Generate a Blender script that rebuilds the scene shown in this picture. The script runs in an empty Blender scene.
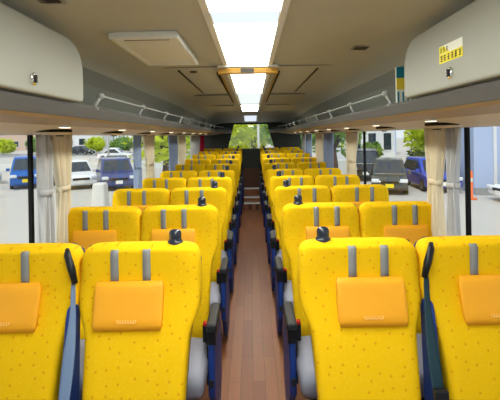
import bpy, bmesh, math, random
from mathutils import Vector, Matrix
random.seed(7)
S = bpy.context.scene
COL = S.collection
PI = math.pi

# ------------------------------------------------------------------ materials
def lin(c):
    return tuple(((v/255)/12.92 if v/255 <= .04045 else ((v/255+.055)/1.055)**2.4) for v in c)

def mat(name, rgb, rough=.6, metal=0, spec=.3, noise=0, nscale=30, bump=0, bscale=200, emit=None, estr=0):
    m = bpy.data.materials.new(name); m.use_nodes = True
    nt = m.node_tree; b = nt.nodes['Principled BSDF']
    c = lin(rgb) + (1,)
    b.inputs['Base Color'].default_value = c
    b.inputs['Roughness'].default_value = rough
    b.inputs['Metallic'].default_value = metal
    b.inputs['Specular IOR Level'].default_value = spec
    if noise or bump:
        tc = nt.nodes.new('ShaderNodeTexCoord')
    if noise:
        n = nt.nodes.new('ShaderNodeTexNoise'); n.inputs['Scale'].default_value = nscale
        n.inputs['Detail'].default_value = 4
        nt.links.new(tc.outputs['Object'], n.inputs['Vector'])
        mx = nt.nodes.new('ShaderNodeMix'); mx.data_type = 'RGBA'
        mx.inputs[6].default_value = tuple(v*(1-noise) for v in c[:3]) + (1,)
        mx.inputs[7].default_value = tuple(min(1, v*(1+noise)) for v in c[:3]) + (1,)
        nt.links.new(n.outputs['Fac'], mx.inputs[0]); nt.links.new(mx.outputs[2], b.inputs['Base Color'])
    if bump:
        n2 = nt.nodes.new('ShaderNodeTexNoise'); n2.inputs['Scale'].default_value = bscale
        nt.links.new(tc.outputs['Object'], n2.inputs['Vector'])
        bp = nt.nodes.new('ShaderNodeBump'); bp.inputs['Strength'].default_value = bump; bp.inputs['Distance'].default_value = .002
        nt.links.new(n2.outputs['Fac'], bp.inputs['Height']); nt.links.new(bp.outputs['Normal'], b.inputs['Normal'])
    if emit:
        b.inputs['Emission Color'].default_value = lin(emit) + (1,)
        b.inputs['Emission Strength'].default_value = estr
    return m

def seat_fabric():
    m = mat('yellow_seat_fabric', (255, 213, 4), .85, spec=.1, bump=.15, bscale=600)
    nt = m.node_tree; b = nt.nodes['Principled BSDF']
    g = nt.nodes.new('ShaderNodeNewGeometry')
    v = nt.nodes.new('ShaderNodeTexVoronoi'); v.inputs['Scale'].default_value = 23; v.inputs['Randomness'].default_value = .75
    sp = nt.nodes.new('ShaderNodeSeparateXYZ'); nt.links.new(g.outputs['Position'], sp.inputs[0])
    cb = nt.nodes.new('ShaderNodeCombineXYZ'); nt.links.new(sp.outputs[0], cb.inputs[0]); nt.links.new(sp.outputs[2], cb.inputs[1])
    v.voronoi_dimensions = '2D'
    nt.links.new(cb.outputs[0], v.inputs['Vector'])
    r = nt.nodes.new('ShaderNodeMapRange'); r.inputs[1].default_value = .06; r.inputs[2].default_value = .13
    r.inputs[3].default_value = 1; r.inputs[4].default_value = 0
    nt.links.new(v.outputs['Distance'], r.inputs[0])
    # keep only some of the motifs, vary how red they are
    sep = nt.nodes.new('ShaderNodeSeparateColor'); nt.links.new(v.outputs['Color'], sep.inputs[0])
    gt = nt.nodes.new('ShaderNodeMath'); gt.operation = 'GREATER_THAN'; gt.inputs[1].default_value = .2
    nt.links.new(sep.outputs[0], gt.inputs[0])
    mu = nt.nodes.new('ShaderNodeMath'); mu.operation = 'MULTIPLY'
    nt.links.new(r.outputs[0], mu.inputs[0]); nt.links.new(gt.outputs[0], mu.inputs[1])
    mu2 = nt.nodes.new('ShaderNodeMath'); mu2.operation = 'MULTIPLY'; mu2.inputs[1].default_value = .45
    nt.links.new(mu.outputs[0], mu2.inputs[0])
    # pale weave flecks
    v2 = nt.nodes.new('ShaderNodeTexVoronoi'); v2.inputs['Scale'].default_value = 70
    nt.links.new(g.outputs['Position'], v2.inputs['Vector'])
    r2 = nt.nodes.new('ShaderNodeMapRange'); r2.inputs[1].default_value = .15; r2.inputs[2].default_value = .4
    r2.inputs[3].default_value = .25; r2.inputs[4].default_value = 0
    nt.links.new(v2.outputs['Distance'], r2.inputs[0])
    m1 = nt.nodes.new('ShaderNodeMix'); m1.data_type = 'RGBA'
    m1.inputs[6].default_value = lin((240, 192, 14)) + (1,); m1.inputs[7].default_value = lin((246, 212, 66)) + (1,)
    nt.links.new(r2.outputs[0], m1.inputs[0])
    m2 = nt.nodes.new('ShaderNodeMix'); m2.data_type = 'RGBA'
    m2.inputs[7].default_value = lin((206, 92, 24)) + (1,)
    nt.links.new(m1.outputs[2], m2.inputs[6]); nt.links.new(mu2.outputs[0], m2.inputs[0])
    nt.links.new(m2.outputs[2], b.inputs['Base Color'])
    return m

def floor_mat():
    m = mat('wood_look_floor', (120, 74, 52), .38, spec=.35)
    nt = m.node_tree; b = nt.nodes['Principled BSDF']
    tc = nt.nodes.new('ShaderNodeTexCoord')
    mp = nt.nodes.new('ShaderNodeMapping'); mp.inputs['Rotation'].default_value = (0, 0, PI/2)
    nt.links.new(tc.outputs['Object'], mp.inputs[0])
    br = nt.nodes.new('ShaderNodeTexBrick')
    br.inputs['Scale'].default_value = 1; br.inputs['Brick Width'].default_value = .55; br.inputs['Row Height'].default_value = .075
    br.inputs['Mortar Size'].default_value = .0012
    br.inputs['Color1'].default_value = lin((158, 104, 70)) + (1,); br.inputs['Color2'].default_value = lin((138, 86, 58)) + (1,)
    br.inputs['Mortar'].default_value = lin((96, 58, 42)) + (1,)
    nt.links.new(mp.outputs[0], br.inputs[0])
    mp2 = nt.nodes.new('ShaderNodeMapping'); mp2.inputs['Scale'].default_value = (60, 4, 10)
    nt.links.new(tc.outputs['Object'], mp2.inputs[0])
    n = nt.nodes.new('ShaderNodeTexNoise'); n.inputs['Scale'].default_value = 1; n.inputs['Detail'].default_value = 5
    nt.links.new(mp2.outputs[0], n.inputs[0])
    mx = nt.nodes.new('ShaderNodeMix'); mx.data_type = 'RGBA'; mx.blend_type = 'MULTIPLY'; mx.inputs[0].default_value = .35
    nt.links.new(br.outputs[0], mx.inputs[6]); nt.links.new(n.outputs['Color'], mx.inputs[7])
    nt.links.new(mx.outputs[2], b.inputs['Base Color'])
    return m

def glass_mat(name, tint, refl=.05):
    m = bpy.data.materials.new(name); m.use_nodes = True
    nt = m.node_tree; nt.nodes.clear()
    o = nt.nodes.new('ShaderNodeOutputMaterial'); t = nt.nodes.new('ShaderNodeBsdfTransparent')
    t.inputs[0].default_value = tint + (1,)
    g = nt.nodes.new('ShaderNodeBsdfGlossy'); g.inputs['Roughness'].default_value = .02
    mx = nt.nodes.new('ShaderNodeMixShader'); mx.inputs[0].default_value = refl
    nt.links.new(t.outputs[0], mx.inputs[1]); nt.links.new(g.outputs[0], mx.inputs[2]); nt.links.new(mx.outputs[0], o.inputs[0])
    return m

def lamp_mat(name, rgb, s):
    m = bpy.data.materials.new(name); m.use_nodes = True
    nt = m.node_tree; nt.nodes.clear()
    o = nt.nodes.new('ShaderNodeOutputMaterial'); e = nt.nodes.new('ShaderNodeEmission')
    e.inputs[0].default_value = lin(rgb) + (1,); e.inputs[1].default_value = s
    nt.links.new(e.outputs[0], o.inputs[0])
    return m

def leaf_mat(name, rgb):
    m = mat(name, rgb, .6, spec=.2, noise=.45, nscale=2.2)
    nt = m.node_tree; b = nt.nodes['Principled BSDF']; out = nt.nodes['Material Output']
    t = nt.nodes.new('ShaderNodeBsdfTranslucent'); t.inputs[0].default_value = lin(rgb) + (1,)
    mx = nt.nodes.new('ShaderNodeMixShader'); mx.inputs[0].default_value = .4
    nt.links.new(b.outputs[0], mx.inputs[1]); nt.links.new(t.outputs[0], mx.inputs[2]); nt.links.new(mx.outputs[0], out.inputs[0])
    return m

M = dict(
    fabric=seat_fabric(), floor=floor_mat(),
    pad=mat('orange_head_pad_leather', (247, 172, 30), .5, spec=.35, noise=.06, nscale=8),
    emblem=mat('pale_embroidery', (248, 198, 110), .7),
    strap=mat('grey_strap_webbing', (140, 142, 140), .8, bump=.3, bscale=900),
    cushion=mat('pale_grey_seat_leather', (140, 142, 156), .5, noise=.05, nscale=20),
    shell=mat('navy_plastic_shell', (22, 30, 62), .45),
    blue=mat('blue_side_panel', (30, 62, 140), .45, noise=.08, nscale=10),
    black=mat('black_plastic', (24, 26, 30), .4),
    armpad=mat('dark_grey_arm_pad', (40, 43, 46), .5),
    knob=mat('dark_blue_grey_knob', (32, 40, 52), .25, spec=.6),
    red=mat('red_release_button', (190, 30, 26), .4),
    belt_blue=mat('blue_grey_belt_webbing', (112, 134, 166), .7, bump=.2, bscale=800),
    belt_dark=mat('dark_teal_belt_webbing', (26, 56, 66), .6, bump=.2, bscale=800),
    metal=mat('brushed_steel', (150, 150, 150), .35, metal=1),
    chrome=mat('chrome', (235, 235, 235), .12, metal=1),
    ceil=mat('beige_ceiling_vinyl', (196, 198, 188), .7, spec=.15, noise=.03, nscale=3),
    bin=mat('warm_grey_bin_plastic', (154, 154, 142), .5, spec=.25),
    lip=mat('grey_rack_edge_trim', (76, 72, 67), .55),
    rack=mat('dark_grey_rack_carpet', (98, 98, 90), .9, noise=.1, nscale=60),
    lining=mat('grey_rack_lining', (150, 152, 142), .85, noise=.06, nscale=60),
    railgrey=mat('pale_grey_rail_plastic', (166, 168, 164), .4),
    under=mat('tan_rack_underside', (160, 136, 104), .5),
    cream=mat('cream_service_panel', (204, 186, 160), .5),
    white=mat('white_plastic', (226, 230, 228), .45),
    hatch=mat('white_hatch_plastic', (244, 248, 246), .5),
    dark=mat('dark_rear_panel', (58, 62, 56), .7),
    brown=mat('brown_rear_panel', (92, 62, 46), .6),
    wall=mat('grey_side_wall', (150, 150, 146), .7),
    gap=mat('black_slot', (14, 14, 14), .8),
    wood=mat('varnished_wood_bar', (186, 140, 50), .35, noise=.25, nscale=9),
    curtain=mat('cream_curtain_cloth', (226, 214, 186), .9, spec=.05, bump=.1, bscale=300),
    curtain_grey=mat('grey_curtain_cloth', (196, 196, 196), .9, spec=.05),
    curtain_shaded=mat('shaded_curtain_cloth', (150, 166, 196), .9, spec=.05),  # bluish backlit shade of the curtains, put into the cloth colour
    curtain_red=mat('red_curtain_cloth', (196, 36, 70), .9, spec=.05),
    yellow=mat('yellow_sticker', (236, 220, 40), .5),
    paper=mat('white_sticker', (232, 230, 214), .5),
    ink=mat('black_ink', (30, 30, 24), .6),
    notice_blue=mat('teal_notice_print', (20, 120, 140), .5),
    notice_yellow=mat('yellow_notice_print', (226, 200, 60), .5),
    glass=glass_mat('window_glass', (.93, .96, .97)),
    lamp=lamp_mat('frosted_lamp_diffuser', (250, 252, 244), 17),
    lamp_dim=lamp_mat('frosted_lamp_joint', (238, 248, 250), .95),
    lamp_far=lamp_mat('frosted_lamp_rear', (240, 248, 246), .95),
    lamp_low=lamp_mat('frosted_lamp_back', (230, 240, 255), .9),
    spot=lamp_mat('reading_lamp_lens', (255, 236, 200), 3),
    # outdoors
    ground=mat('pale_concrete_yard', (188, 184, 178), .9, noise=.06, nscale=.6),
    kerb=mat('white_concrete', (214, 214, 208), .9),
    asphalt=mat('grey_asphalt', (150, 150, 150), .9, noise=.08, nscale=1),
    tyre=mat('tyre_rubber', (22, 22, 24), .8),
    carglass=mat('car_window_glass', (40, 52, 64), .1, spec=.8),
    carlamp=mat('car_headlamp', (226, 230, 234), .15, spec=.8),
    taillamp=mat('car_tail_lamp', (170, 20, 20), .3),
    plate_y=mat('yellow_number_plate', (240, 214, 40), .5),
    plate_w=mat('white_number_plate', (240, 240, 236), .5),
    p_blue=mat('blue_car_paint', (26, 92, 176), .2, spec=.6),
    p_white=mat('white_car_paint', (232, 234, 238), .2, spec=.6),
    p_silver=mat('silver_car_paint', (170, 184, 204), .25, spec=.6),
    p_navy=mat('navy_car_paint', (62, 74, 130), .2, spec=.6),
    p_black=mat('black_car_paint', (26, 30, 40), .2, spec=.6),
    p_dark=mat('dark_grey_car_paint', (66, 72, 70), .2, spec=.6),
    p_royal=mat('royal_blue_car_paint', (52, 80, 190), .2, spec=.6),
    orange=mat('orange_post', (236, 110, 50), .5),
    bldg_blue=mat('blue_grey_cladding', (172, 186, 216), .7, noise=.04, nscale=.4),
    bldg_white=mat('white_render', (216, 218, 220), .8),
    bldg_tan=mat('tan_render', (200, 176, 160), .8),
    roof_red=mat('red_roof', (190, 90, 80), .8),
    bark=mat('tree_bark', (84, 66, 50), .9, noise=.3, nscale=8),
    leaf_y=leaf_mat('yellow_green_leaves', (206, 220, 60)),
    leaf_g=leaf_mat('green_leaves', (130, 164, 76)),
    leaf_d=leaf_mat('dark_green_leaves', (62, 98, 50)),
)

# ------------------------------------------------------------------ mesh helpers
def new_bm(): return bmesh.new()

def link(name, bm, m, parent=None, smooth=False, bevel=0, seg=2):
    me = bpy.data.meshes.new(name)
    bmesh.ops.recalc_face_normals(bm, faces=bm.faces)
    bm.to_mesh(me); bm.free()
    o = bpy.data.objects.new(name, me); COL.objects.link(o)
    for x in (m if isinstance(m, (list, tuple)) else [m]): me.materials.append(x)
    if smooth:
        for p in me.polygons: p.use_smooth = True
    if bevel:
        md = o.modifiers.new('bevel', 'BEVEL'); md.width = bevel; md.segments = seg; md.limit_method = 'ANGLE'
        md.angle_limit = math.radians(40)
    if parent is not None: o.parent = parent
    return o

def box(bm, x0, x1, y0, y1, z0, z1, mi=0):
    vs = [bm.verts.new(p) for p in ((x0,y0,z0),(x1,y0,z0),(x1,y1,z0),(x0,y1,z0),(x0,y0,z1),(x1,y0,z1),(x1,y1,z1),(x0,y1,z1))]
    for f in ((3,2,1,0),(4,5,6,7),(0,1,5,4),(1,2,6,5),(2,3,7,6),(3,0,4,7)):
        bm.faces.new([vs[i] for i in f]).material_index = mi
    return vs

def prism(bm, pts, axis, a, b, mi=0):
    """polygon pts in the plane perpendicular to axis, extruded a..b"""
    def P(p, t):
        if axis == 'x': return (t, p[0], p[1])
        if axis == 'y': return (p[0], t, p[1])
        return (p[0], p[1], t)
    A = [bm.verts.new(P(p, a)) for p in pts]; B = [bm.verts.new(P(p, b)) for p in pts]
    n = len(pts)
    bm.faces.new(A).material_index = mi; bm.faces.new(B[::-1]).material_index = mi
    for i in range(n):
        bm.faces.new((A[i], A[(i+1) % n], B[(i+1) % n], B[i])).material_index = mi

def loft(bm, rings, caps=True, closed=True, mi=0):
    R = [[bm.verts.new(p) for p in r] for r in rings]
    n = len(R[0])
    for a, b in zip(R, R[1:]):
        for i in range(n if closed else n-1):
            bm.faces.new((a[i], a[(i+1) % n], b[(i+1) % n], b[i])).material_index = mi
    if caps and closed:
        bm.faces.new(R[0][::-1]).material_index = mi; bm.faces.new(R[-1]).material_index = mi
    return R

def tube(bm, pts, r, n=10, mi=0):
    pts = [Vector(p) for p in pts]; rings = []
    for i, p in enumerate(pts):
        d = (pts[min(i+1, len(pts)-1)] - pts[max(i-1, 0)]).normalized()
        u = d.cross(Vector((0, 0, 1)));
        if u.length < .1: u = d.cross(Vector((1, 0, 0)))
        u.normalize(); v = d.cross(u)
        rr = r[i] if isinstance(r, (list, tuple)) else r
        rings.append([p + (u*math.cos(2*PI*k/n) + v*math.sin(2*PI*k/n))*rr for k in range(n)])
    loft(bm, rings, mi=mi)

def lathe(bm, prof, c=(0, 0, 0), n=20, axis='z', mi=0):
    rings = []
    for r, h in prof:
        ring = []
        for k in range(n):
            a = 2*PI*k/n; x, y = r*math.cos(a), r*math.sin(a)
            p = (x, y, h) if axis == 'z' else ((h, x, y) if axis == 'x' else (x, h, y))
            ring.append((p[0]+c[0], p[1]+c[1], p[2]+c[2]))
        rings.append(ring)
    loft(bm, rings, mi=mi)

def rrect(w, t, e, n=36, cx=0, cy=0):
    out = []
    for k in range(n):
        a = 2*PI*(k+.5)/n; c, s = math.cos(a), math.sin(a)
        out.append((cx + w*math.copysign(abs(c)**(2/e), c), cy + t*math.copysign(abs(s)**(2/e), s)))
    return out

def tag(o, label=None, cat=None, group=None, kind=None):
    if label: o['label'] = label
    if cat: o['category'] = cat
    if group: o['group'] = group
    if kind: o['kind'] = kind
    return o

def empty(name, loc=(0, 0, 0), rz=0):
    o = bpy.data.objects.new(name, None); o.empty_display_size = .1
    COL.objects.link(o); o.location = loc; o.rotation_euler = (0, 0, rz); return o

def struct(name, bm, m, parent=None, **k):
    o = link(name, bm, m, parent, **k)
    if parent is None: o['kind'] = 'structure'
    return o

def children_of(o): return [c for c in COL.objects if c.parent == o]
def copy_tree(o, parent=None):
    c = o.copy(); COL.objects.link(c)
    if parent is not None: c.parent = parent
    for ch in children_of(o): copy_tree(ch, c)
    return c

# ------------------------------------------------------------------ bus shell
Y0, Y1 = -1.6, 9.55
XW = 1.13
bm = new_bm(); box(bm, -1.2, 1.2, Y0, Y1+.1, -.08, 0); struct('floor', bm, M['floor'])

# ceiling: curved cross-section lofted along the bus, dipping at the rear
def ceil_sec(y, drop):
    xs = [(0, 2.0), (.3, 2.0), (.55, 1.998), (.7, 1.982), (.82, 1.945), (.93, 1.885), (1.03, 1.80), (1.10, 1.70), (1.135, 1.60), (1.16, 1.545)]
    f = lambda z: z - drop*max(0, min(1, (z-1.55)/.45))
    inn = [(x, y, f(z)) for x, z in xs]
    full = [(-x, y_, z) for x, y_, z in inn[:0:-1]] + inn
    outer = [(x*1.06, y_, z+.07) for x, y_, z in full[::-1]]
    return full + outer
bm = new_bm()
loft(bm, [ceil_sec(Y0, 0), ceil_sec(2.72, 0), ceil_sec(8.2, .02), ceil_sec(9.3, .15), ceil_sec(Y1+.1, .16)])
c = struct('ceiling', bm, M['ceil'], smooth=True)
md = c.modifiers.new('split', 'EDGE_SPLIT'); md.split_angle = math.radians(40)

PILLARS = [.20, 2.135, 4.08, 6.0, 7.92]
SILL = .78
for s, nm in ((-1, 'left'), (1, 'right')):
    bm = new_bm()
    a, b = sorted((s*XW, s*(XW+.07)))
    box(bm, a, b, Y0, Y1+.1, -.05, SILL)
    struct('wall_'+nm, bm, M['wall'])
    bm = new_bm(); a, b = sorted((s*(XW-.03), s*(XW+.07))); box(bm, a, b, Y0, Y1, SILL, SILL+.03)
    struct('trim_1' if s < 0 else 'trim_2', bm, M['lip'], bevel=.008)
    # pillars and panes
    ys = [Y0] + PILLARS + [Y1]
    for i, (p, q) in enumerate(zip(ys, ys[1:])):
        k = i+1 + (0 if s < 0 else 6)
        fr = empty('window_%d' % k, (s*(XW+.02), (p+q)/2, SILL+.03)); fr['kind'] = 'structure'
        h = (q-p)/2
        bm = new_bm(); a, b = sorted((s*.015, s*.021)); box(bm, a, b, -h, h, 0, 1.56-SILL-.03)
        link('pane', bm, M['glass'], fr)
        bm = new_bm(); a, b = sorted((s*.005, s*.027))
        box(bm, a, b, -h-.012 if i else -h, -h+.012, 0, 1.56-SILL-.03)
        link('black_seal', bm, M['gap'], fr, bevel=.004)

# front: low bulkhead with open windscreen aperture
bm = new_bm()
box(bm, -1.2, 1.2, Y0-.06, Y0, -.05, .7)
struct('wall_front', bm, M['wall'])
bm = new_bm(); box(bm, -1.13, 1.13, Y0-.02, Y0-.014, .7, 1.98)
f = struct('window_13', bm, M['glass'])

# rear wall with trapezoid window
bm = new_bm()
hole = [(-.56, 1.22), (.56, 1.22), (.40, 1.80), (-.40, 1.80)]
outer = [(-1.19, -.05), (1.19, -.05), (1.19, 2.0), (-1.19, 2.0)]
for yy in (Y1, Y1+.1):
    O = [bm.verts.new((x, yy, z)) for x, z in outer]; H = [bm.verts.new((x, yy, z)) for x, z in hole]
    for i in range(4): bm.faces.new((O[i], O[(i+1) % 4], H[(i+1) % 4], H[i]))
    if yy == Y1: O0, H0 = O, H
for i in range(4):
    bm.faces.new((H0[i], H0[(i+1) % 4], H[(i+1) % 4], H[i])); bm.faces.new((O0[i], O0[(i+1) % 4], O[(i+1) % 4], O[i]))
struct('wall_rear', bm, M['dark'])
bm = new_bm(); prism(bm, hole, 'y', Y1+.05, Y1+.056); rw = struct('window_14', bm, M['glass'])

# ------------------------------------------------------------------ overhead racks (continuous shelf each side)
def rack(s, nm):
    root = empty('luggage_rack', (0, 0, 0))
    tag(root, 'long grey open luggage shelf above the %s windows with tan underside' % nm, 'luggage rack', 'overhead racks')
    stations = [(Y0+.02, .72), (8.1, .72), (8.9, .60), (9.5, .44)]
    def sec(pts):
        return lambda y, x: [(s*(x + (X - .72)*((1.12-x)/.40)), y, z) for X, z in pts]
    def sweep(name, pts, m, **k):
        bm = new_bm(); f = sec(pts); loft(bm, [f(y, x) for y, x in stations]); return link(name, bm, m, root, **k)
    sweep('front_lip', [(.72, 1.612), (.715, 1.655), (.722, 1.668), (.745, 1.668), (.752, 1.63), (.76, 1.612)], M['lip'])
    sweep('shelf', [(.76, 1.612), (.752, 1.64), (1.10, 1.64), (1.12, 1.61)], M['rack'])
    sweep('underside', [(.72, 1.611), (.735, 1.60), (.86, 1.583), (.86, 1.60), (.76, 1.611)], M['under'])
    sweep('service_duct', [(.86, 1.583), (1.0, 1.556), (1.10, 1.545), (1.12, 1.61), (.86, 1.611)], M['cream'])
    sweep('back_lining', [(.88, 1.905), (.96, 1.845), (1.04, 1.745), (1.085, 1.64), (1.115, 1.64), (1.085, 1.73), (1.02, 1.82), (.89, 1.915)], M['lining'])
    # rail on brackets
    bm = new_bm(); y_end = 8.6; y_st = 1.95 if s < 0 else 2.08
    pts = [(s*.715, y, 1.728) for y in (y_st, 8.1)] + [(s*.60, 8.9, 1.728)]
    tube(bm, pts, .0055, 8)
    rail = link('rail', bm, M['railgrey'], root, smooth=True)
    y = y_st
    bmk = None
    while y < 8.2:
        bm = new_bm()
        # ring holding the rail, curved arm and foot on the lip
        tube(bm, [(s*.715, y-.012, 1.728), (s*.715, y+.012, 1.728)], .015, 14)
        tube(bm, [(s*.718, y, 1.722), (s*.722, y-.02, 1.70), (s*.73, y-.03, 1.682), (s*.732, y-.03, 1.666)], [.007, .007, .008, .010], 10)
        tube(bm, [(s*.732, y-.03, 1.668), (s*.732, y-.03, 1.660)], .016, 12)
        link('bracket', bm, M['railgrey'], root, smooth=True)
        y += .75
    return root
rack(-1, 'left'); rack(1, 'right')

# rear corner housings either side of the rear window
for s, nm in ((-1, 'left'), (1, 'right')):
    bm = new_bm()
    pts = [(s*.72, 8.66), (s*.84, 8.66), (s*.84, 9.53), (s*.48, 9.53)]
    prism(bm, pts, 'z', 1.672, 1.725)
    t = link('air_duct_housing', bm, M['dark'], bevel=.01)
    tag(t, 'dark boxy housing above the rack in the rear %s corner beside the rear window' % nm, 'housing', 'rear corner housings')

# ------------------------------------------------------------------ closed luggage bins at the front
def rounded(y0, y1, z0, z1, r, rc=None, n=8):
    """outline in (y,z): big rounded far top corner, small rounded far bottom"""
    pts = [(y0, z0), (y1-.015, z0), (y1, z0+.015)]
    for k in range(n+1):
        a = k/n*PI/2
        pts.append((y1 - r*1.0*(1-math.cos(a)), z1 - r*.95*(1-math.sin(a))))
    pts.append((y0, z1))
    return pts
def glyph_marks(root, name, s_x, ys, zs, h, w):
    """small unreadable printed characters as short strokes"""
    bm = new_bm()
    for z in zs:
        for y in ys:
            for k in range(3):
                dz = (k-1)*h*.36
                box(bm, *sorted((s_x, s_x-.0006)), y-w*.42, y+w*.42*random.uniform(.4, 1), z+dz-h*.07, z+dz+h*.07)
            yy = y+random.uniform(-.2, .2)*w
            box(bm, *sorted((s_x, s_x-.0006)), yy-w*.07, yy+w*.07, z-h*.48, z+h*.48)
    return link(name, bm, M['ink'], root)
def bin_(s, nm, yend, extra):
    root = empty('luggage_bin', (0, 0, 0))
    tag(root, 'closed warm grey locker at the front %s%s' % (nm, extra), 'luggage bin', 'closed front lockers')
    bm = new_bm(); prism(bm, rounded(-1.5, yend-.02, 1.672, 1.895, .12), 'x', *sorted((s*.735, s*.85)))
    link('body', bm, M['bin'], root, bevel=.008)
    bm = new_bm(); prism(bm, rounded(-1.5, yend, 1.675, 1.925, .135), 'x', *sorted((s*.705, s*.735)))
    link('door', bm, M['bin'], root, bevel=.012, seg=3)
    yl, zl = (1.325, 1.722) if s < 0 else (1.375, 1.725)
    bm = new_bm(); x = s*.705
    lathe(bm, [(.021, .0), (.021, .006*-s), (.016, .009*-s), (.001, .009*-s)], (x, yl, zl), 20, 'x')
    lk = link('lock', bm, M['chrome'], root, smooth=False)
    bm = new_bm(); box(bm, *sorted((x-s*.009, x-s*.014)), yl-.004, yl+.004, zl-.013, zl+.013)
    link('turn_tab', bm, M['ink'], lk)
    return root
bin_(-1, 'left', 1.73, ' with chrome lock, no sticker')
rb = bin_(1, 'right', 1.80, ' with a yellow warning sticker')
x = .705
bm = new_bm(); box(bm, x-.0012, x, 1.295, 1.455, 1.768, 1.80); st = link('warning_sticker', bm, M['yellow'], rb)
bm = new_bm(); box(bm, x-.0012, x, 1.295, 1.455, 1.80, 1.83); link('sticker_top', bm, M['paper'], st)
bm = new_bm(); prism(bm, [(1.38, 1.801), (1.454, 1.801), (1.454, 1.828), (1.42, 1.828)], 'x', x-.0018, x-.0012); link('yellow_corner', bm, M['yellow'], st)
glyph_marks(st, 'printed_marks', x-.0018, [1.312+.025*k for k in range(6)], [1.784], .022, .019)
glyph_marks(st, 'small_marks', x-.0022, [1.395+.022*k for k in range(3)], [1.814], .016, .015)

# notice standing on the rack just behind the right bin
root = empty('notice_card', (0, 0, 0)); tag(root, 'teal and yellow printed card on the right rack behind the grey locker', 'notice')
bm = new_bm(); box(bm, .752, .93, 2.02, 2.03, 1.645, 1.855); link('card', bm, M['paper'], root)
bm = new_bm(); box(bm, .752, .93, 2.017, 2.02, 1.80, 1.855); link('teal_band', bm, M['notice_blue'], root)
bm = new_bm(); box(bm, .752, .93, 2.017, 2.02, 1.742, 1.80); link('yellow_band', bm, M['notice_yellow'], root)
bm = new_bm()
for k in range(6): box(bm, .757+k*.024, .765+k*.024, 2.018, 2.02, 1.66, 1.73)
link('printed_lines', bm, M['notice_blue'], root)

# ------------------------------------------------------------------ ceiling fittings
def ceiling_light(y0, y1, splits, mats, w, label, zf=lambda y: 2.0, trim=.03, name='ceiling_light'):
    root = empty(name, (0, 0, 0)); tag(root, label, 'ceiling light', 'ceiling light strips')
    def slab(bm, xa, xb, ya, yb, d0, d1):
        vs = []
        for d in (d1, d0):
            for (xx, yy) in ((xa, ya), (xb, ya), (xb, yb), (xa, yb)): vs.append(bm.verts.new((xx, yy, zf(yy)-d)))
        for f in ((3,2,1,0),(4,5,6,7),(0,1,5,4),(1,2,6,5),(2,3,7,6),(3,0,4,7)): bm.faces.new([vs[i] for i in f])
    bm = new_bm()
    slab(bm, -w-trim, -w, y0, y1, -.002, .016); slab(bm, w, w+trim, y0, y1, -.002, .016)
    link('side_trim', bm, M['hatch'], root, bevel=.004)
    ed = [y0] + list(splits) + [y1]
    for i, (a, b) in enumerate(zip(ed, ed[1:])):
        bm = new_bm(); slab(bm, -w, w, a, b, -.002, .012); link('diffuser', bm, mats[i], root)
    return root
ceiling_light(-.9, 2.70, [1.50, 1.66], [M['lamp'], M['lamp_dim'], M['lamp']], .131,
              'large bright frosted ceiling light strip nearest the front')
ceiling_light(2.80, 4.28, [], [M['lamp']], .131, 'bright ceiling light strip just behind the wooden crossbar', zf=lambda y: 2.0-.02*(y-2.72)/5.5)
ceiling_light(4.36, 5.70, [], [M['lamp_far']], .131, 'dimmer ceiling light strip in the middle of the bus', zf=lambda y: 2.0-.02*(y-2.72)/5.5)
ceiling_light(6.05, 7.30, [], [M['lamp']], .131, 'ceiling light strip towards the rear, small and white', zf=lambda y: 2.0-.02*(y-2.72)/5.5)
ceiling_light(8.45, 9.15, [], [M['lamp_low']], .13, 'rearmost small ceiling light on the sloping ceiling above the rear window', zf=lambda y: 1.98-.13*(y-8.2)/1.1)

root = empty('ceiling_crossbar', (0, 2.73, 1.97)); tag(root, 'varnished wooden crossbar with white lip at the end of the front ceiling light', 'crossbar')
bm = new_bm(); box(bm, -.205, .205, -.015, .05, -.022, .03); link('wooden_bar', bm, M['wood'], root, bevel=.004)
bm = new_bm(); box(bm, -.05, .04, -.0165, -.014, -.02, .012); link('dark_inlay', bm, M['lip'], root)
bm = new_bm(); prism(bm, [(-.21, -.03), (.21, -.03), (.19, -.10), (-.19, -.10)], 'z', .008, .022); link('white_lip', bm, M['white'], root)

# dark air slots beside the rear lights and panel seams
for s, nm in ((-1, 'left'), (1, 'right')):
    bm = new_bm(); box(bm, *sorted((s*.222, s*.234)), 2.95, 5.6, 1.984, 2.001)
    t = link('air_slot', bm, M['gap']); tag(t, 'narrow black air slot along the %s edge of the rear ceiling lights' % nm, 'air slot', 'ceiling air slots')
    bm = new_bm(); box(bm, *sorted((s*.205, s*.212)), 2.80, 5.7, 1.982, 1.998)
    bm = bm
    t = link('ceiling_moulding', bm, M['wood']); tag(t, 'thin tan moulding line beside the %s ceiling air slot' % nm, 'moulding', 'ceiling mouldings')
    bm = new_bm(); box(bm, *sorted((s*.49, s*.50)), 2.85, 4.3, 1.988, 1.999)
    t = link('ceiling_groove', bm, M['dark']); tag(t, 'dark lengthwise joint strip in the ceiling panel %s of the lights' % nm, 'ceiling strip', 'ceiling joint strips')
    bm = new_bm(); box(bm, *sorted((s*.21, s*.66)), 2.725, 2.733, 1.993, 2.001)
    t = link('ceiling_seam', bm, M['wall']); tag(t, 'thin cross seam running from the wooden crossbar to the %s rack' % nm, 'ceiling strip', 'ceiling seams')
    for k, yy in enumerate((4.45, 5.95, 7.5)):
        bm = new_bm(); box(bm, *sorted((s*.24, s*.62)), yy, yy+.012, 1.974, 1.994)
        t = link('ceiling_seam', bm, M['wall']); tag(t, '%s cross seam in the ceiling %s of the lights' % (('nearer', 'middle', 'farthest')[k], nm), 'ceiling strip', 'ceiling seams')

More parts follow.
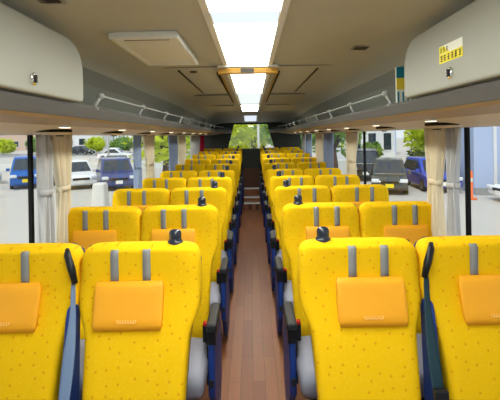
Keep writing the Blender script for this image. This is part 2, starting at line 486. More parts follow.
# white hatch on the left
root = empty('ceiling_hatch', (-.463, 2.14, 1.998)); tag(root, 'white rectangular hatch cover on the ceiling left of the front light', 'ceiling hatch')
bm = new_bm()
def ring_slab(bm, w, h, w2, h2, z0, z1):
    o0 = [(-w,-h),(w,-h),(w,h),(-w,h)]; i0 = [(-w2,-h2),(w2,-h2),(w2,h2),(-w2,h2)]
    V = {}
    for nm_, ps in (('o', o0), ('i', i0)):
        for z in (z0, z1): V[nm_, z] = [bm.verts.new((x, y, z)) for x, y in ps]
    for i in range(4):
        j = (i+1) % 4
        bm.faces.new((V['o',z0][i], V['o',z0][j], V['i',z0][j], V['i',z0][i])); bm.faces.new((V['o',z1][i], V['o',z1][j], V['i',z1][j], V['i',z1][i]))
        bm.faces.new((V['o',z0][i], V['o',z0][j], V['o',z1][j], V['o',z1][i])); bm.faces.new((V['i',z0][i], V['i',z0][j], V['i',z1][j], V['i',z1][i]))
ring_slab(bm, .158, .35, .128, .31, -.032, .002); link('frame', bm, M['hatch'], root, bevel=.008)
bm = new_bm(); box(bm, -.128, .128, -.31, .31, -.024, 0); link('cover', bm, M['hatch'], root)
bm = new_bm(); box(bm, -.105, .105, -.285, -.279, -.0255, -.023); link('cover_joint', bm, M['lip'], root)

def vent(x, y, label):
    root = empty('ceiling_vent', (x, y, 1.992)); tag(root, label, 'vent', 'small ceiling vents')
    bm = new_bm(); ring_slab(bm, .045, .045, .034, .034, -.008, 0); link('frame', bm, M['bin'], root, bevel=.004)
    bm = new_bm(); box(bm, -.036, .036, -.036, .036, -.003, 0); link('recess', bm, M['gap'], root)
    for k in range(4):
        bm = new_bm(); box(bm, -.034, .034, -.027+k*.016, -.022+k*.016, -.010, -.003); link('slat', bm, M['lip'], root)
vent(-.655, 1.33, 'small dark louvred vent in the ceiling above the left locker')
vent(.615, 2.17, 'small dark louvred vent in the ceiling right of the front light')
# little speakers
bm = new_bm(); lathe(bm, [(.028, 0), (.028, -.006), (.02, -.01), (.001, -.01)], (-.40, 2.92, 1.998), 16)
tag(link('ceiling_button', bm, M['lip']), 'small round grey button on the ceiling behind the white hatch', 'ceiling button')

# service units (reading lamp + oval vent panel) below each rack
def service(s):
    root = empty('service_unit', (s*.93, 0, 1.578))
    bm = new_bm(); lathe(bm, [(.104, .006), (.104, -.003), (.09, -.011), (.05, -.014), (.001, -.015)], (s*.055, .14, -.02), 28)
    bmesh.ops.scale(bm, vec=(.62, 1.35, 1), verts=bm.verts, space=Matrix.Translation((-s*.055, -.14, 0)))
    pn = link('oval_panel', bm, M['cream'], root, smooth=True)
    bm = new_bm(); lathe(bm, [(.110, .010), (.110, -.001), (.103, -.003)], (s*.055, .14, -.02), 28)
    bmesh.ops.scale(bm, vec=(.62, 1.35, 1), verts=bm.verts, space=Matrix.Translation((-s*.055, -.14, 0)))
    link('shadow_surround', bm, M['gap'], root, smooth=True)  # black ring stands in for the crescent shadow round the oval panel
    bm = new_bm(); lathe(bm, [(.02, .0), (.02, -.007), (.001, -.007)], (s*.06, .22, -.036), 14)
    link('air_nozzle', bm, M['lip'], pn)
    bm = new_bm(); box(bm, -s*.07-.022, -s*.07+.022, -.03, .03, -.003, .016); lm = link('lamp_housing', bm, M['white'], root, bevel=.004)
    bm = new_bm(); box(bm, -s*.07-.016, -s*.07+.016, -.023, .023, -.0055, -.002); link('lamp_lens', bm, M['spot'], lm)
    return root
ORD = ['first', 'second', 'third', 'fourth', 'fifth', 'sixth', 'seventh', 'eighth', 'ninth', 'tenth']
for s, nm in ((-1, 'left'), (1, 'right')):
    pr = service(s)
    for n in range(8):
        o = pr if n == 0 else copy_tree(pr)
        o.location.y = 1.88 + .83*n
        tag(o, 'cream oval vent panel with small reading lamp under the %s rack, %s from the front' % (nm, ORD[n]), 'reading light', 'overhead service panels')

# ------------------------------------------------------------------ curtains
def curtain(s, y0, y1, m, label, tie=True, ztop=1.548, waves=5, pinch=.55, x=1.085):
    root = empty('curtain', (s*x, (y0+y1)/2, .80)); tag(root, label, 'curtain', 'window curtains')
    h = ztop-.80; w = (y1-y0)/2
    nu, nv = 48, 22; bm = new_bm(); G = []
    for j in range(nv+1):
        t = j/nv; z = h*t
        zt = .44
        k = 1
        if tie:
            d = (z-zt)
            k = pinch + (1-pinch)*min(1, (abs(d)/(.30 if d > 0 else .55)))**1.0
        row = []
        for i in range(nu+1):
            u = i/nu*2-1
            amp = .018*(1.1 if tie and abs(z-zt) < .1 else 1)
            xx = amp*math.sin(u*PI*waves + .6*math.sin(3*t)) + .006*math.sin(u*17+t*4)
            yy = u*w*k + (1-k)*w*.15
            row.append(bm.verts.new((xx, yy, z)))
        G.append(row)
    for j in range(nv):
        for i in range(nu):
            bm.faces.new((G[j][i], G[j][i+1], G[j+1][i+1], G[j+1][i]))
    c = link('cloth', bm, m, root, smooth=True)
    sd = c.modifiers.new('solid', 'SOLIDIFY'); sd.thickness = .003
    if tie:
        bm = new_bm(); kw = w*pinch*1.06; cy = (1-pinch)*w*.15
        rings = []
        for z in (.425, .455):
            rings.append([(.032*math.cos(2*PI*k/28)*1.0, cy+kw*math.sin(2*PI*k/28), z) for k in range(28)])
        loft(bm, rings, caps=False); tb = link('tieback', bm, m, root, smooth=True)
        sd = tb.modifiers.new('solid', 'SOLIDIFY'); sd.thickness = .004
    return root
for s, nm in ((-1, 'left'), (1, 'right')):
    curtain(s, 2.05, 2.20, M['curtain_grey'], 'pale grey curtain half beside the first black window post on the %s' % nm, waves=3, pinch=.6)
    curtain(s, 2.17, 2.41, M['curtain'], 'cream gathered curtain next to the pale grey curtain at the first %s window post' % nm, waves=4, pinch=.5, x=1.07)
    curtain(s, 4.04, 4.52, M['curtain'], 'cream gathered curtain behind the second black window post on the %s' % nm, waves=6)
    if s < 0: curtain(s, 3.74, 3.96, M['curtain_shaded'], 'narrow shade-tinted blue-grey curtain in front of the second black window post on the left', waves=3)
    curtain(s, 5.30, 5.88, M['curtain_shaded'], 'shade-tinted blue-grey curtain in front of the third black window post on the %s' % nm, waves=6, tie=False)
    curtain(s, 5.98, 6.62, M['curtain'], 'cream curtain behind the third black window post on the %s' % nm, waves=6, tie=False)
    curtain(s, 7.20, 7.80, M['curtain_shaded'] if s > 0 else M['curtain_grey'], '%s curtain in front of the fourth black window post on the %s' % ('shade-tinted blue-grey' if s > 0 else 'pale grey', nm), waves=6, tie=False)
    curtain(s, 7.92, 8.45, M['curtain_grey'], 'pale grey curtain behind the fourth black window post on the %s' % nm, waves=5, tie=False)
curtain(-1, 8.5, 9.2, M['curtain_red'], 'red curtain at the rear end of the left windows', waves=6, tie=False)

# ------------------------------------------------------------------ seats
PITCH, D1 = .83, 1.50
TOPZ = 1.112
def yf(z):
    d = max(0, .985 - z)
    return .25 - .34*d*d/(d+.05)            # front face of the leaning backrest, local y
def backrest(parent, off=0):
    prof = [(.40, .172), (.50, .176), (.60, .179), (.68, .183), (.76, .188), (.80, .193), (.83, .203), (.86, .217), (.89, .226), (.93, .2285), (.97, .2285), (1.02, .2275), (1.06, .224)]
    rings = []
    for z, w in prof:
        rings.append((z, w, .055))
    r = .050
    for k in range(1, 10):
        a = k/9*PI/2
        rings.append((TOPZ - r + r*math.sin(a), .224 - .052*(1-math.cos(a)), .055 - .03*max(0, math.sin(a)-.72)/.28))
    out = []
    for z, w, t in rings:
        ring = []
        for (px, py) in rrect(w, t, 3.6, 44):
            wing = -.016*max(0, abs(px)/w - .55)/.45 if z < 1.05 else -.016*max(0, abs(px)/w-.55)/.45*max(0, (TOPZ-z)/.072)
            bulge = -.010*math.exp(-((z-.72)/.12)**2)
            ring.append((px + off, yf(z) + .055 + py + (wing + bulge if py < 0 else 0), z))
        out.append(ring)
    bm = new_bm(); loft(bm, out); return link('backrest', bm, M['fabric'], parent, smooth=True)

def seat(s, aisle, front):
    """s = -1 left of the aisle, 1 right; the aisle is on the side -s"""
    a = -s
    root = empty('coach_seat')
    backrest(root, a*.030 if aisle else a*.026)
    # dark plastic shell behind, just proud of the shoulders on the inner side
    rings = []
    for z, w in ((.42, .168), (.6, .178), (.76, .188), (.87, .214), (.95, .224), (1.03, .224), (1.075, .205), (1.095, .175)):
        rings.append([(px + (a*.030 if aisle else a*.026), yf(z)+.122+py, z) for px, py in rrect(w-.004, .022, 4, 28)])
    bm = new_bm(); loft(bm, rings); link('back_shell', bm, M['shell'], root, smooth=True)
    # head pad
    zc, hh, hw = .908, .082, .127
    rings = []
    for k in range(9):
        b = k/8*2-1; z = zc + b*hh
        e = (1-abs(b)**4)**.25 if abs(b) < 1 else 0.0
        th = .014*max(e, .15)
        rings.append([(px*(1+.035*-b*0), yf(z) - .018 + py, z) for px, py in rrect(hw - .006*(1-e), th, 5, 32)])
    bm = new_bm(); loft(bm, rings); pad = link('head_pad', bm, M['pad'], root, smooth=True)
    if front:
        cu = []
        for i in range(60):
            t = i/59; z = zc - .048 + .005*math.sin(t*PI*15)
            cu.append((-.035+.07*t + .003*math.cos(t*PI*15), yf(z)-.0335, z))
        bm = new_bm(); tube(bm, cu, .0016, 6); link('stitched_emblem', bm, M['emblem'], pad)
    # straps over the top
    for q in (-1, 1):
        path = [(yf(z)-.0035, z) for z in (.975, 1.01, 1.04, 1.07, TOPZ-.022)] + [(yf(TOPZ)+.006, TOPZ-.012)]
        bm = new_bm()
        rings = [[(q*.06+dx, y, z) for dx in (-.0145, .0145)] for y, z in path]
        loft(bm, rings, caps=False, closed=False)
        st = link('strap', bm, M['strap'], root, smooth=True)
        sd = st.modifiers.new('solid', 'SOLIDIFY'); sd.thickness = .004; sd.offset = 0
    # cushion
    rings = []
    for y, z0, z1, w in ((-.30, .36, .40, .205), (-.29, .335, .435, .222), (-.25, .325, .455, .228), (-.1, .325, .455, .228), (.06, .325, .445, .226), (.11, .33, .43, .22)):
        zc2, zh = (z0+z1)/2, (z1-z0)/2
        rings.append([(px, y, zc2+pz) for px, pz in rrect(w, zh, 4.5, 36)])
    bm = new_bm(); loft(bm, rings); link('seat_cushion', bm, M['cushion'], root, smooth=True)
    # pedestal
    bm = new_bm(); box(bm, -.19, .19, -.22, .1, .29, .325); box(bm, -.15, .15, -.03, .03, .03, .29); box(bm, -.17, .17, -.2, .14, 0, .03)
    link('pedestal', bm, M['black'], root, bevel=.006)
    if aisle:
        # blue aisle side panel carrying the arm rest
        xi, xo = sorted((a*.229, a*.262))
        out = [(-.09, .22), (-.125, .24), (-.135, .28), (-.125, .40), (-.115, .50), (-.10, .53), (.14, .55), (.26, .46), (.30, .30), (.28, .12), (.20, .03), (.08, .03), (.0, .10)]
        bm = new_bm(); prism(bm, out, 'x', xi, xo); sp = link('side_panel', bm, M['blue'], root, bevel=.010, seg=3)
        bm = new_bm(); prism(bm, [(-.115, .30), (-.105, .48), (.12, .52), (.12, .44), (-.04, .40), (-.07, .30)], 'x', *sorted((a*.222, a*.230))); link('inner_trim', bm, M['black'], sp)
        bm = new_bm(); box(bm, *sorted((a*.236, a*.256)), -.141, -.12, .30, .335)
        link('release_lever', bm, M['armpad'], sp)
        bm = new_bm(); box(bm, a*.246-.026, a*.246+.026, -.125, .15, .555, .60); link('armrest', bm, M['armpad'], root, bevel=.014, seg=3)
        bm = new_bm(); box(bm, a*.246-.022, a*.246+.022, -.122, .12, .50, .556); link('armrest_base', bm, M['black'], root)
        # buckle
        bm = new_bm(); box(bm, a*.20-.014, a*.20+.014, .02, .05, .44, .53); bk = link('belt_buckle', bm, M['black'], root, bevel=.004)
        bm = new_bm(); box(bm, a*.20-.011, a*.20+.011, .016, .046, .528, .542); link('red_button', bm, M['red'], bk)
        # grab handle knob on the aisle shoulder
        bm = new_bm(); lathe(bm, [(.001, -.02), (.029, -.02), (.030, .000), (.029, .006), (.0255, .008), (.0235, .014), (.0235, .022), (.0245, .032), (.023, .041), (.018, .047), (.010, .050), (.001, .051)], (a*.158, yf(TOPZ)+.055, TOPZ), 20)
        gh = link('grab_handle', bm, M['knob'], root, smooth=True); es = gh.modifiers.new('split', 'EDGE_SPLIT'); es.split_angle = math.radians(50)
        # dark shoulder trim on the inner side
        bm = new_bm(); tube(bm, [(-a*.180, .345, 1.09), (-a*.198, .35, 1.06), (-a*.203, .345, 1.0)], [.012, .014, .010], 10)
        link('shoulder_trim', bm, M['black'], root, smooth=True)
    else:
        # folded-up blue centre arm rest at the inner side
        xi, xo = sorted((a*.226, a*.254))
        prof2 = [(.24, .28), (.07, .28), (.20, .86), (.215, .90), (.26, .905), (.28, .86)]
        bm = new_bm(); prism(bm, prof2, 'x', xi, xo); link('centre_armrest', bm, M['blue'], root, bevel=.012, seg=3)
        if front:
            bm = new_bm(); tube(bm, [(a*0.206, .275, 1.098), (a*0.218, .252, 1.082), (a*0.238, .236, 1.04), (a*0.253, .232, .985)], [.010, .013, .014, .011], 10)
            gd = link('belt_guide', bm, M['black'], root, smooth=True)
            m = M['belt_blue'] if s < 0 else M['belt_dark']
            tw = 1 if s < 0 else .25
            rings = []; N = 22
            pth = [(.244, .248, 1.0, .012, 1.0), (.249, .236, .93, .010, 1.0), (.258, .205, .85, .014, .6), (.265, .160, .77, .021, .1), (.268, .128, .69, .020, .2), (.268, .100, .61, .018, .5), (.264, .072, .52, .016, .3), (.258, .045, .44, .016, 0)]
            for px, py, pz, hw_, ang in pth:
                an = ang*tw
                rings.append([(a*px + q*hw_*math.cos(an), py - .012 + q*hw_*math.sin(an)*.6, pz) for q in (-1, 1)])
            bm = new_bm(); loft(bm, rings, caps=False, closed=False)
            wb = link('belt_webbing', bm, m, root, smooth=True)
            sb = wb.modifiers.new('sub', 'SUBSURF'); sb.levels = sb.render_levels = 2
            sd = wb.modifiers.new('solid', 'SOLIDIFY'); sd.thickness = .003; sd.offset = 0
            zb = .63 if s > 0 else .56
            bm = new_bm(); box(bm, a*.266-.024, a*.266+.024, .075, .10, zb, zb+.032); link('belt_tongue', bm, M['black'], root, bevel=.006)
    return root

XA, XB = .445, .900
RISE = [0, 0, 0, 0, 0, .02, .045, .08, .11, .14]
for s, nm in ((-1, 'left'), (1, 'right')):
    bm = new_bm()
    for n in range(5, 10):
        y = D1 + PITCH*n - .25
        box(bm, *sorted((s*.235, s*1.128)), y-.36, y+.47 if n < 9 else 9.548, 0, RISE[n])
    struct('trim_%d' % (3 if s < 0 else 4), bm, M['floor'])
protos = {}
for s, nm in ((-1, 'left'), (1, 'right')):
    for aisle in (True, False):
        for n in range(10):
            key = (s, aisle, n < 2 if aisle else n < 1)
            if key not in protos:
                o = seat(s, aisle, key[2]); protos[key] = o
            else:
                o = copy_tree(protos[key])
            o.location = (s*(XA if aisle else XB), D1 + PITCH*n - .25, RISE[n])
            tag(o, 'yellow dotted coach seat on the %s, %s side, in the %s row from the front' % (nm, 'aisle' if aisle else 'window', ORD[n]), 'seat', 'yellow coach seats')

# ------------------------------------------------------------------ rear of the aisle: steps and centre panel
root = empty('rear_step', (0, 8.2, 0)); tag(root, 'brown steps with pale metal edges at the far end of the aisle', 'step')
for k, (y, z) in enumerate(((0, .147), (.3, .225), (.58, .376))):
    bm = new_bm(); box(bm, -.165, .165, y, .74, 0 if k == 0 else (.147, .225)[k-1], z); t = link('tread', bm, M['floor'], root)
    bm = new_bm(); box(bm, -.165, .165, y-.006, y+.045, z-.02, z+.004); link('metal_edge', bm, M['white'], t)
root = empty('rear_centre_panel', (0, 8.95, 0)); tag(root, 'dark panel with brown lower half closing the far end of the aisle', 'panel')
bm = new_bm(); box(bm, -.20, .20, 0, .06, .0, .80); link('lower_panel', bm, M['brown'], root, bevel=.005)
bm = new_bm(); box(bm, -.20, .20, .01, .07, .80, 1.235); link('upper_panel', bm, M['dark'], root, bevel=.005)

# ------------------------------------------------------------------ outside world
G = -1.15
bm = new_bm(); box(bm, -140, 140, -60, 220, G-.3, G); struct('ground', bm, M['ground'])

def car(name, loc, rz, paint, L, W, Hh, shape, label, plate='plate_w', rear=False, group='parked cars', cat='car'):
    """nose towards local -Y"""
    root = empty(name, loc, rz); tag(root, label, cat, group)
    l = L/2
    b0 = .22; bel = Hh*.56
    if shape == 'van':
        low = [(-l, b0+.1), (-l+.03, bel*.75), (-l+.25, bel), (l-.03, bel), (l, b0+.1), (l-.1, b0), (-l+.1, b0)]
        top = [(-l+.28, bel), (-l+.85, Hh-.05), (-l+1.2, Hh), (l-.3, Hh), (l-.12, Hh-.08), (l-.03, bel)]
    elif shape == 'sedan':
        low = [(-l, b0+.1), (-l+.04, bel*.72), (-l+.3, bel*.88), (-l+1.1, bel), (l-.7, bel), (l-.1, bel*.95), (l, b0+.15), (l-.1, b0), (-l+.1, b0)]
        top = [(-l+1.1, bel), (-l+1.85, Hh-.03), (-l+2.3, Hh), (l-1.4, Hh-.02), (l-.7, bel)]
    else:
        low = [(-l, b0+.1), (-l+.04, bel*.72), (-l+.25, bel*.9), (-l+.8, bel), (l-.05, bel), (l, b0+.15), (l-.1, b0), (-l+.1, b0)]
        top = [(-l+.75, bel), (-l+1.45, Hh-.03), (-l+1.9, Hh), (l-.5, Hh-.03), (l-.06, bel)]
    w = W/2
    bm = new_bm(); prism(bm, low, 'x', -w, w); link('body', bm, paint, root, bevel=.07, seg=3)
    bm = new_bm(); A = [(x, y, z) for x in (0,) for y, z in top]
    f = lambda z: w*.97 - (z-bel)*.22
    loft(bm, [[(-f(z), y, z) for y, z in top], [(f(z), y, z) for y, z in top]]); cab = link('cabin', bm, paint, root, bevel=.05, seg=3)
    # windscreen, rear screen, side glass slightly proud of the cabin
    def quad(nm_, p, q, inset):
        (ya, za), (yb, zb) = p, q
        d = Vector((0, yb-ya, zb-za)).normalized(); nrm = Vector((0, d.z, -d.y))
        if (nrm.y > 0) != (ya > 0): nrm = -nrm
        bm = new_bm(); vs = []
        for t, sg in ((.10, -1), (.10, 1), (.88, 1), (.88, -1)):
            y = ya+(yb-ya)*t; z = za+(zb-za)*t
            for e in ((.012,)): vs.append(Vector((sg*(f(z)-inset), y, z))+nrm*e)
        back = [v - nrm*.03 for v in vs]
        F = [bm.verts.new(v) for v in vs]; B = [bm.verts.new(v) for v in back]
        bm.faces.new(F); bm.faces.new(B[::-1])
        for i in range(4): bm.faces.new((F[i], F[(i+1) % 4], B[(i+1) % 4], B[i]))
        link(nm_, bm, M['carglass'], cab)
    quad('windscreen', top[0], top[1], .10); quad('rear_screen', top[-1], top[-2], .10)
    for sg in (-1, 1):
        bm = new_bm(); ya, yb = top[0][0]+.28, top[-1][0]-.12; yc, yd = top[1][0]+.16, top[-2][0]-.05
        vs = [(sg*(f(z)+.01), y, z) for y, z in ((ya, bel+.04), (yb, bel+.04), (yd, Hh-.16), (yc, Hh-.16))]
        vb = [(sg*(f(z)-.02), y, z) for y, z in ((ya, bel+.04), (yb, bel+.04), (yd, Hh-.16), (yc, Hh-.16))]
        loft(bm, [vs, vb]); link('side_window', bm, M['carglass'], cab)
        for yy in (-l+.75, l-.75):
            bm = new_bm(); lathe(bm, [(.001, -.09), (.17, -.10), (.26, -.1), (.30, -.07), (.30, .07), (.26, .1), (.17, .1), (.001, .09)], (sg*(w-.08), yy, .30), 20, 'x')
            wh = link('wheel', bm, M['tyre'], root, smooth=True)
            bm = new_bm(); lathe(bm, [(.001, -.10), (.15, -.11), (.18, -.105), (.18, .105), (.15, .11), (.001, .10)], (sg*(w-.08), yy, .30), 16, 'x'); link('hub', bm, M['metal'], wh)
        bm = new_bm(); box(bm, sg*w*.78-.16, sg*w*.78+.16, -l-.03, -l+.10, bel*.66, bel*.66+.16); link('headlamp', bm, M['carlamp'], root, bevel=.04)
        bm = new_bm(); box(bm, sg*w*.84-.10, sg*w*.84+.10, l-.10, l+.03, bel*.7, bel*.7+.22); link('tail_lamp', bm, M['taillamp'], root, bevel=.03)
        bm = new_bm(); box(bm, sg*(w+.10)-.09, sg*(w+.10)+.09, top[0][0]+.22, top[0][0]+.34, bel+.02, bel+.17); link('side_mirror', bm, paint, root, bevel=.03)
    bm = new_bm(); box(bm, -w*.5, w*.5, -l-.02, -l+.1, bel*.60, bel*.60+.12); link('grille', bm, M['black'], root, bevel=.02)
    for yy in (-l-.03, l+.0): 
        bm = new_bm(); box(bm, -.17, .17, yy, yy+.03, bel*.40, bel*.40+.17); link('number_plate', bm, M[plate], root)
    return root

def face(x, y): # heading that turns a nose towards the camera
    return math.atan2(y, x) - PI/2
car('van', (-13.0, 23.0, G), face(-13, 23), M['p_blue'], 3.4, 1.48, 1.75, 'van', 'bright blue small van with yellow plate parked outside the first left window', 'plate_y')
car('car', (-17.3, 25.0, G), face(-16, 24)+.3, M['p_silver'], 4.0, 1.66, 1.5, 'hatch', 'silver car parked left of the bright blue van outside the left window')
car('car', (-10.1, 22.6, G), face(-10.1, 22.6)+.2, M['p_white'], 4.0, 1.66, 1.5, 'hatch', 'white hatchback parked beside the cream curtain outside the second left window')
car('car', (-9.4, 27.6, G), face(-9.4, 27.6), M['p_dark'], 3.6, 1.5, 1.5, 'hatch', 'dark grey car parked between the white hatchback and the navy car')
car('car', (-7.6, 22.2, G), face(-7.6, 22.2)+.1, M['p_navy'], 4.2, 1.72, 1.6, 'hatch', 'navy blue car with white plate parked outside the second left window')
car('car', (-17.0, 50, G), face(-17, 50)+1.3, M['p_white'], 4.2, 1.7, 1.5, 'sedan', 'white car far off behind the navy car outside the left window')
car('car', (-29, 68, G), 1.3, M['p_black'], 4.4, 1.7, 1.5, 'sedan', 'black car far away on the road by the green hedge on the left')
car('car', (6.5, 18.9, G), face(6.5, 18.9), M['p_dark'], 3.6, 1.5, 1.5, 'hatch', 'dark grey car with yellow plate parked outside the second right window', 'plate_y')
car('car', (8.6, 19.4, G), face(8.6, 19.4)+.35, M['p_royal'], 3.8, 1.5, 1.5, 'hatch', 'royal blue car parked to the right of the dark car with yellow plate')
car('car', (11.4, 15.1, G), PI*.5 + PI, M['p_white'], 4.2, 1.5, 1.2, 'sedan', 'white car parked sideways before the blue-grey building at the far right')
car('van', (6.9, 24.2, G), face(6.9, 24.2), M['p_black'], 4.0, 1.6, 1.75, 'van', 'black van parked behind the dark grey car on the right')

# low walls
bm = new_bm(); box(bm, -60, -2.5, 34, 34.3, G, G+.6); tag(link('low_wall', bm, M['kerb'], bevel=.03), 'long pale low concrete wall behind the parked cars on the left', 'low wall')
bm = new_bm(); box(bm, 2.5, 40, 26, 26.3, G, G+1.0); tag(link('low_wall', bm, M['kerb'], bevel=.03), 'pale concrete wall behind the dark van on the right', 'low wall')
root = empty('fence', (-12.3, 18.6, G)); tag(root, 'white slatted fence in front of the silver car outside the left window', 'fence')
for k in range(3):
    bm = new_bm(); box(bm, -2.2, .4, -.03, .03, .10+.22*k, .24+.22*k); link('rail', bm, M['kerb'], root)
for k in range(4):
    bm = new_bm(); box(bm, -2.2+.82*k, -2.1+.82*k, -.05, .05, 0, .75); link('post', bm, M['kerb'], root)
bm = new_bm(); rings = [[(px, py, z) for px, py in rrect(w, w, 6, 20)] for z, w in ((0, .24), (1.0, .2), (1.3, .18), (1.34, .15))]
loft(bm, rings); o = link('tapered_upright', bm, M['kerb']); o.location = (-4.55, 12.0, G)  # plain pale upright, narrower towards the top
tag(o, 'thick grey tapered upright standing outside the second left window', 'post')
bm = new_bm(); box(bm, -60, -1.6, 62, 74, G, G+.02); o = link('road', bm, M['asphalt']); o['kind'] = 'structure'

# bollard
root = empty('traffic_post', (8.72, 15.9, G)); tag(root, 'slim orange traffic post by the blue-grey building on the right', 'post')
bm = new_bm(); lathe(bm, [(.20, 0), (.19, .05), (.06, .09), (.055, 1.12), (.001, 1.14)], (0, 0, 0), 16); link('post', bm, M['orange'], root, smooth=True)
bm = new_bm(); lathe(bm, [(.058, .70), (.058, .85)], (0, 0, 0), 16); link('reflective_band', bm, M['kerb'], root)

def building(loc, w, d, h, m, label, cols, rows, roof=None, rz=0, face_x=0):
    root = empty('building', loc, rz); tag(root, label, 'building')
    bm = new_bm(); box(bm, -w/2, w/2, 0, d, 0, h); link('walls', bm, m, root)
    if roof:
        bm = new_bm(); prism(bm, [(-w/2-.4, h), (w/2+.4, h), (0, h+w*.16)], 'y', -.4, d+.4); link('roof', bm, roof, root)
    for i in range(cols):
        for j in range(rows):
            cx = -w/2 + w*(i+.5)/cols; cz = h*(j+.55)/rows; ww = w/cols*.28; wh = h/rows*.26
            bm = new_bm(); box(bm, cx-ww, cx+ww, -.06, .05, cz-wh, cz+wh); f = link('window_frame', bm, M['bldg_white'], root)
            bm = new_bm(); box(bm, cx-ww*.88, cx+ww*.88, -.08, -.05, cz-wh*.88, cz+wh*.88); link('pane', bm, M['carglass'], f)
    return root
# long blue-grey wall to the right, parallel with the bus
root = empty('building', (9.45, 17.0, G), -.15); tag(root, 'large blue-grey clad building close by at the far right window', 'building')
bm = new_bm(); box(bm, 0, 13, 0, 7, 0, 9); link('walls', bm, M['bldg_blue'], root)
bm = new_bm(); box(bm, 0, 13, -.1, 0, 0, .3); link('plinth', bm, M['asphalt'], root)
bm = new_bm(); box(bm, .75, .87, -.10, 0, .3, 9); link('downpipe', bm, M['bldg_white'], root)

building((16.0, 50, G), 4.2, 8, 10, M['bldg_blue'], 'blue-violet house behind the yellow-green tree on the right', 2, 3)
building((11.6, 38.5, G), 4.4, 8, 7, M['bldg_white'], 'white framed house with large windows behind the right wall', 3, 2)
building((-62, 102, G), 14, 10, 6, M['bldg_tan'], 'distant tan house with red roof outside the first left window', 4, 2, M['roof_red'])
building((-44, 104, G), 10, 10, 7, M['bldg_white'], 'distant white house with red roof beside the tan house on the left', 3, 2, M['roof_red'])
building((-84, 104, G), 16, 10, 8, M['bldg_white'], 'distant long white building at the far left', 5, 2)

def tree(loc, r, h, m, label, n=900, ls=.22, squash=.8, group='trees outside', name='tree', cat='tree', seed=1, trunk=True):
    rd = random.Random(seed)
    root = empty(name, loc); tag(root, label, cat, group)
    if trunk:
        bm = new_bm()
        tube(bm, [(0, 0, 0), (.05*r, 0, h*.3), (-.03*r, .05*r, h*.6), (0, 0, h*.9)], [.09*r, .07*r, .05*r, .02*r], 8)
        for k in range(5):
            a = k*1.26+seed; tube(bm, [(0, 0, h*.45), (math.cos(a)*r*.4, math.sin(a)*r*.4, h*.7), (math.cos(a)*r*.7, math.sin(a)*r*.7, h*.85)], [.04*r, .025*r, .01*r], 6)
        link('trunk', bm, M['bark'], root, smooth=True)
    bm = new_bm()
    blobs = [(Vector((rd.uniform(-.55, .55)*r, rd.uniform(-.55, .55)*r, h*.72 + rd.uniform(-.5, .5)*r*squash)), r*rd.uniform(.35, .6)) for _ in range(9)]
    for i in range(n):
        c_, br = blobs[i % 9]
        d = Vector((rd.gauss(0, 1), rd.gauss(0, 1), rd.gauss(0, 1))).normalized()
        p = c_ + d*br*rd.uniform(.6, 1.05)
        q = Vector((rd.gauss(0, 1), rd.gauss(0, 1), rd.gauss(0, .6))).normalized(); u = q.cross(d+q*.1).normalized() if q.cross(d).length > .01 else Vector((1, 0, 0))
        a = ls*rd.uniform(.6, 1.3)
        v = [bm.verts.new(p + q*a), bm.verts.new(p + u*a*.5), bm.verts.new(p - q*a), bm.verts.new(p - u*a*.5)]
        bm.faces.new(v)
    link('foliage', bm, m, root)
    return root
tree((12.6, 29.0, G), 1.9, 3.3, M['leaf_y'], 'yellow-green tree behind the blue car on the right', 1500, .2, seed=3)
tree((16.6, 31.5, G), 1.9, 3.6, M['leaf_y'], 'second yellow-green tree just right of the first by the blue-grey building', 1300, .2, seed=4)
tree((11.6, 27.9, G), 1.0, 1.0, M['leaf_d'], 'low dark green bush at the foot of the yellow-green trees', 900, .16, name='bush', cat='bush', seed=5, trunk=False)
tree((10.0, 33, G), .9, 1.9, M['leaf_g'], 'small green tree in front of the white framed house on the right', 900, .2, seed=6)
k = 0
for x, y, r, h, m, lb in ((-3.6, 17, 2.0, 4.4, 'leaf_y', 'yellow-green tree seen through the third left window'), (-6.2, 28.5, 2.2, 5, 'leaf_g', 'green tree standing behind the yellow-green one on the left'),
                      (-9.5, 40, 3, 5, 'leaf_y', 'yellow-green tree behind the navy car on the left'), (3.6, 17.5, 1.6, 4.4, 'leaf_g', 'green tree seen through the rear right windows'),
                      (6.0, 31, 2.2, 5.0, 'leaf_y', 'pale tree beyond the third right window')):
    k += 1; tree((x, y, G), r, h, M[m], lb, 1000, .22, seed=20+k)
# rear window trees
for i, (x, y, r, h, m, lb) in enumerate(((-1.7, 23.5, 1.7, 4.0, 'leaf_y', 'bright yellow-green tree behind the bus, left part of the rear window'),
                          (.1, 27, 1.7, 4.2, 'leaf_y', 'bright yellow-green tree behind the bus, centre of the rear window'),
                          (1.8, 23.5, 1.6, 4.0, 'leaf_g', 'green tree behind the bus, right part of the rear window'),
                          (0.2, 37, 4.5, 5.4, 'leaf_d', 'dark green tree farther behind the bus'))):
    tree((x, y, G), r, h, M[m], lb, 1100, .2, seed=40+i)
bm = new_bm(); tube(bm, [(0, 0, 0), (0, 0, 7)], .055, 12); o = link('pole', bm, M['kerb'], smooth=True); o.location = (.32, 17.5, G)
tag(o, 'white pole standing behind the bus in the rear window', 'pole')
bm = new_bm(); tube(bm, [(0, 0, 0), (0, 0, 7)], .09, 12); o = link('pole', bm, M['kerb'], smooth=True); o.location = (-13.6, 38, G)
tag(o, 'thin white pole behind the parked cars on the left', 'pole')
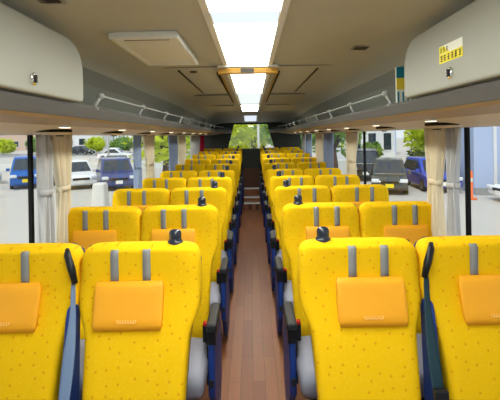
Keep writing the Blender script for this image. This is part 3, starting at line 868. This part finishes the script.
# hedges and tree line to the left
for i in range(9):
    tree((-56+5.4*i, 73+1.5*(i % 2), G), 2.5, 2.2, M[('leaf_g', 'leaf_d', 'leaf_y')[i % 3]], '%s bush from the far left in the hedge line beyond the road' % ORD[i], 1400, .3, .35, 'hedge bushes beyond the road', 'bush', 'bush', 60+i, trunk=False)

# ------------------------------------------------------------------ light
w = bpy.data.worlds.new('World'); S.world = w; w.use_nodes = True
nt = w.node_tree; bg = nt.nodes['Background']
sky = nt.nodes.new('ShaderNodeTexSky'); sky.sky_type = 'HOSEK_WILKIE'
sky.sun_direction = Vector((-.25, -.55, .8)).normalized(); sky.turbidity = 4; sky.ground_albedo = .5
mx = nt.nodes.new('ShaderNodeMix'); mx.data_type = 'RGBA'; mx.inputs[0].default_value = .75
mx.inputs[7].default_value = (.95, .98, 1, 1)
nt.links.new(sky.outputs[0], mx.inputs[6]); nt.links.new(mx.outputs[2], bg.inputs[0])
bg.inputs[1].default_value = 1.18
sl = bpy.data.lights.new('sun', 'SUN'); sl.energy = 2.3; sl.angle = math.radians(1.5); sl.color = (1, .96, .88)
so = bpy.data.objects.new('sun', sl); COL.objects.link(so); so.location = (-5, -10, 16)
so.rotation_euler = Vector((.25, .55, -.8)).to_track_quat('-Z', 'Y').to_euler()

# ------------------------------------------------------------------ camera
cam = bpy.data.cameras.new('camera'); co = bpy.data.objects.new('camera', cam); COL.objects.link(co)
cam.sensor_width = 36; cam.lens = 400/500*36; cam.clip_start = .02; cam.clip_end = 500
ROLL = math.radians(1.0)
co.matrix_world = Matrix.Translation((.016, 0, 1.52)) @ Matrix.Rotation(PI/2, 4, 'X') @ Matrix.Rotation(-ROLL, 4, 'Z')
cam.shift_x = -.003; cam.shift_y = -.128
S.camera = co

vs = S.view_settings; vs.view_transform = 'Standard'; vs.look = 'None'; vs.gamma = 1; vs.use_curve_mapping = False
vs.exposure = 0.16
S.display_settings.display_device = 'sRGB'
S.cycles.use_denoising = True
S.cycles.max_bounces = 12; S.cycles.diffuse_bounces = 6; S.cycles.transparent_max_bounces = 16; S.cycles.glossy_bounces = 4
S.cycles.sample_clamp_indirect = 8
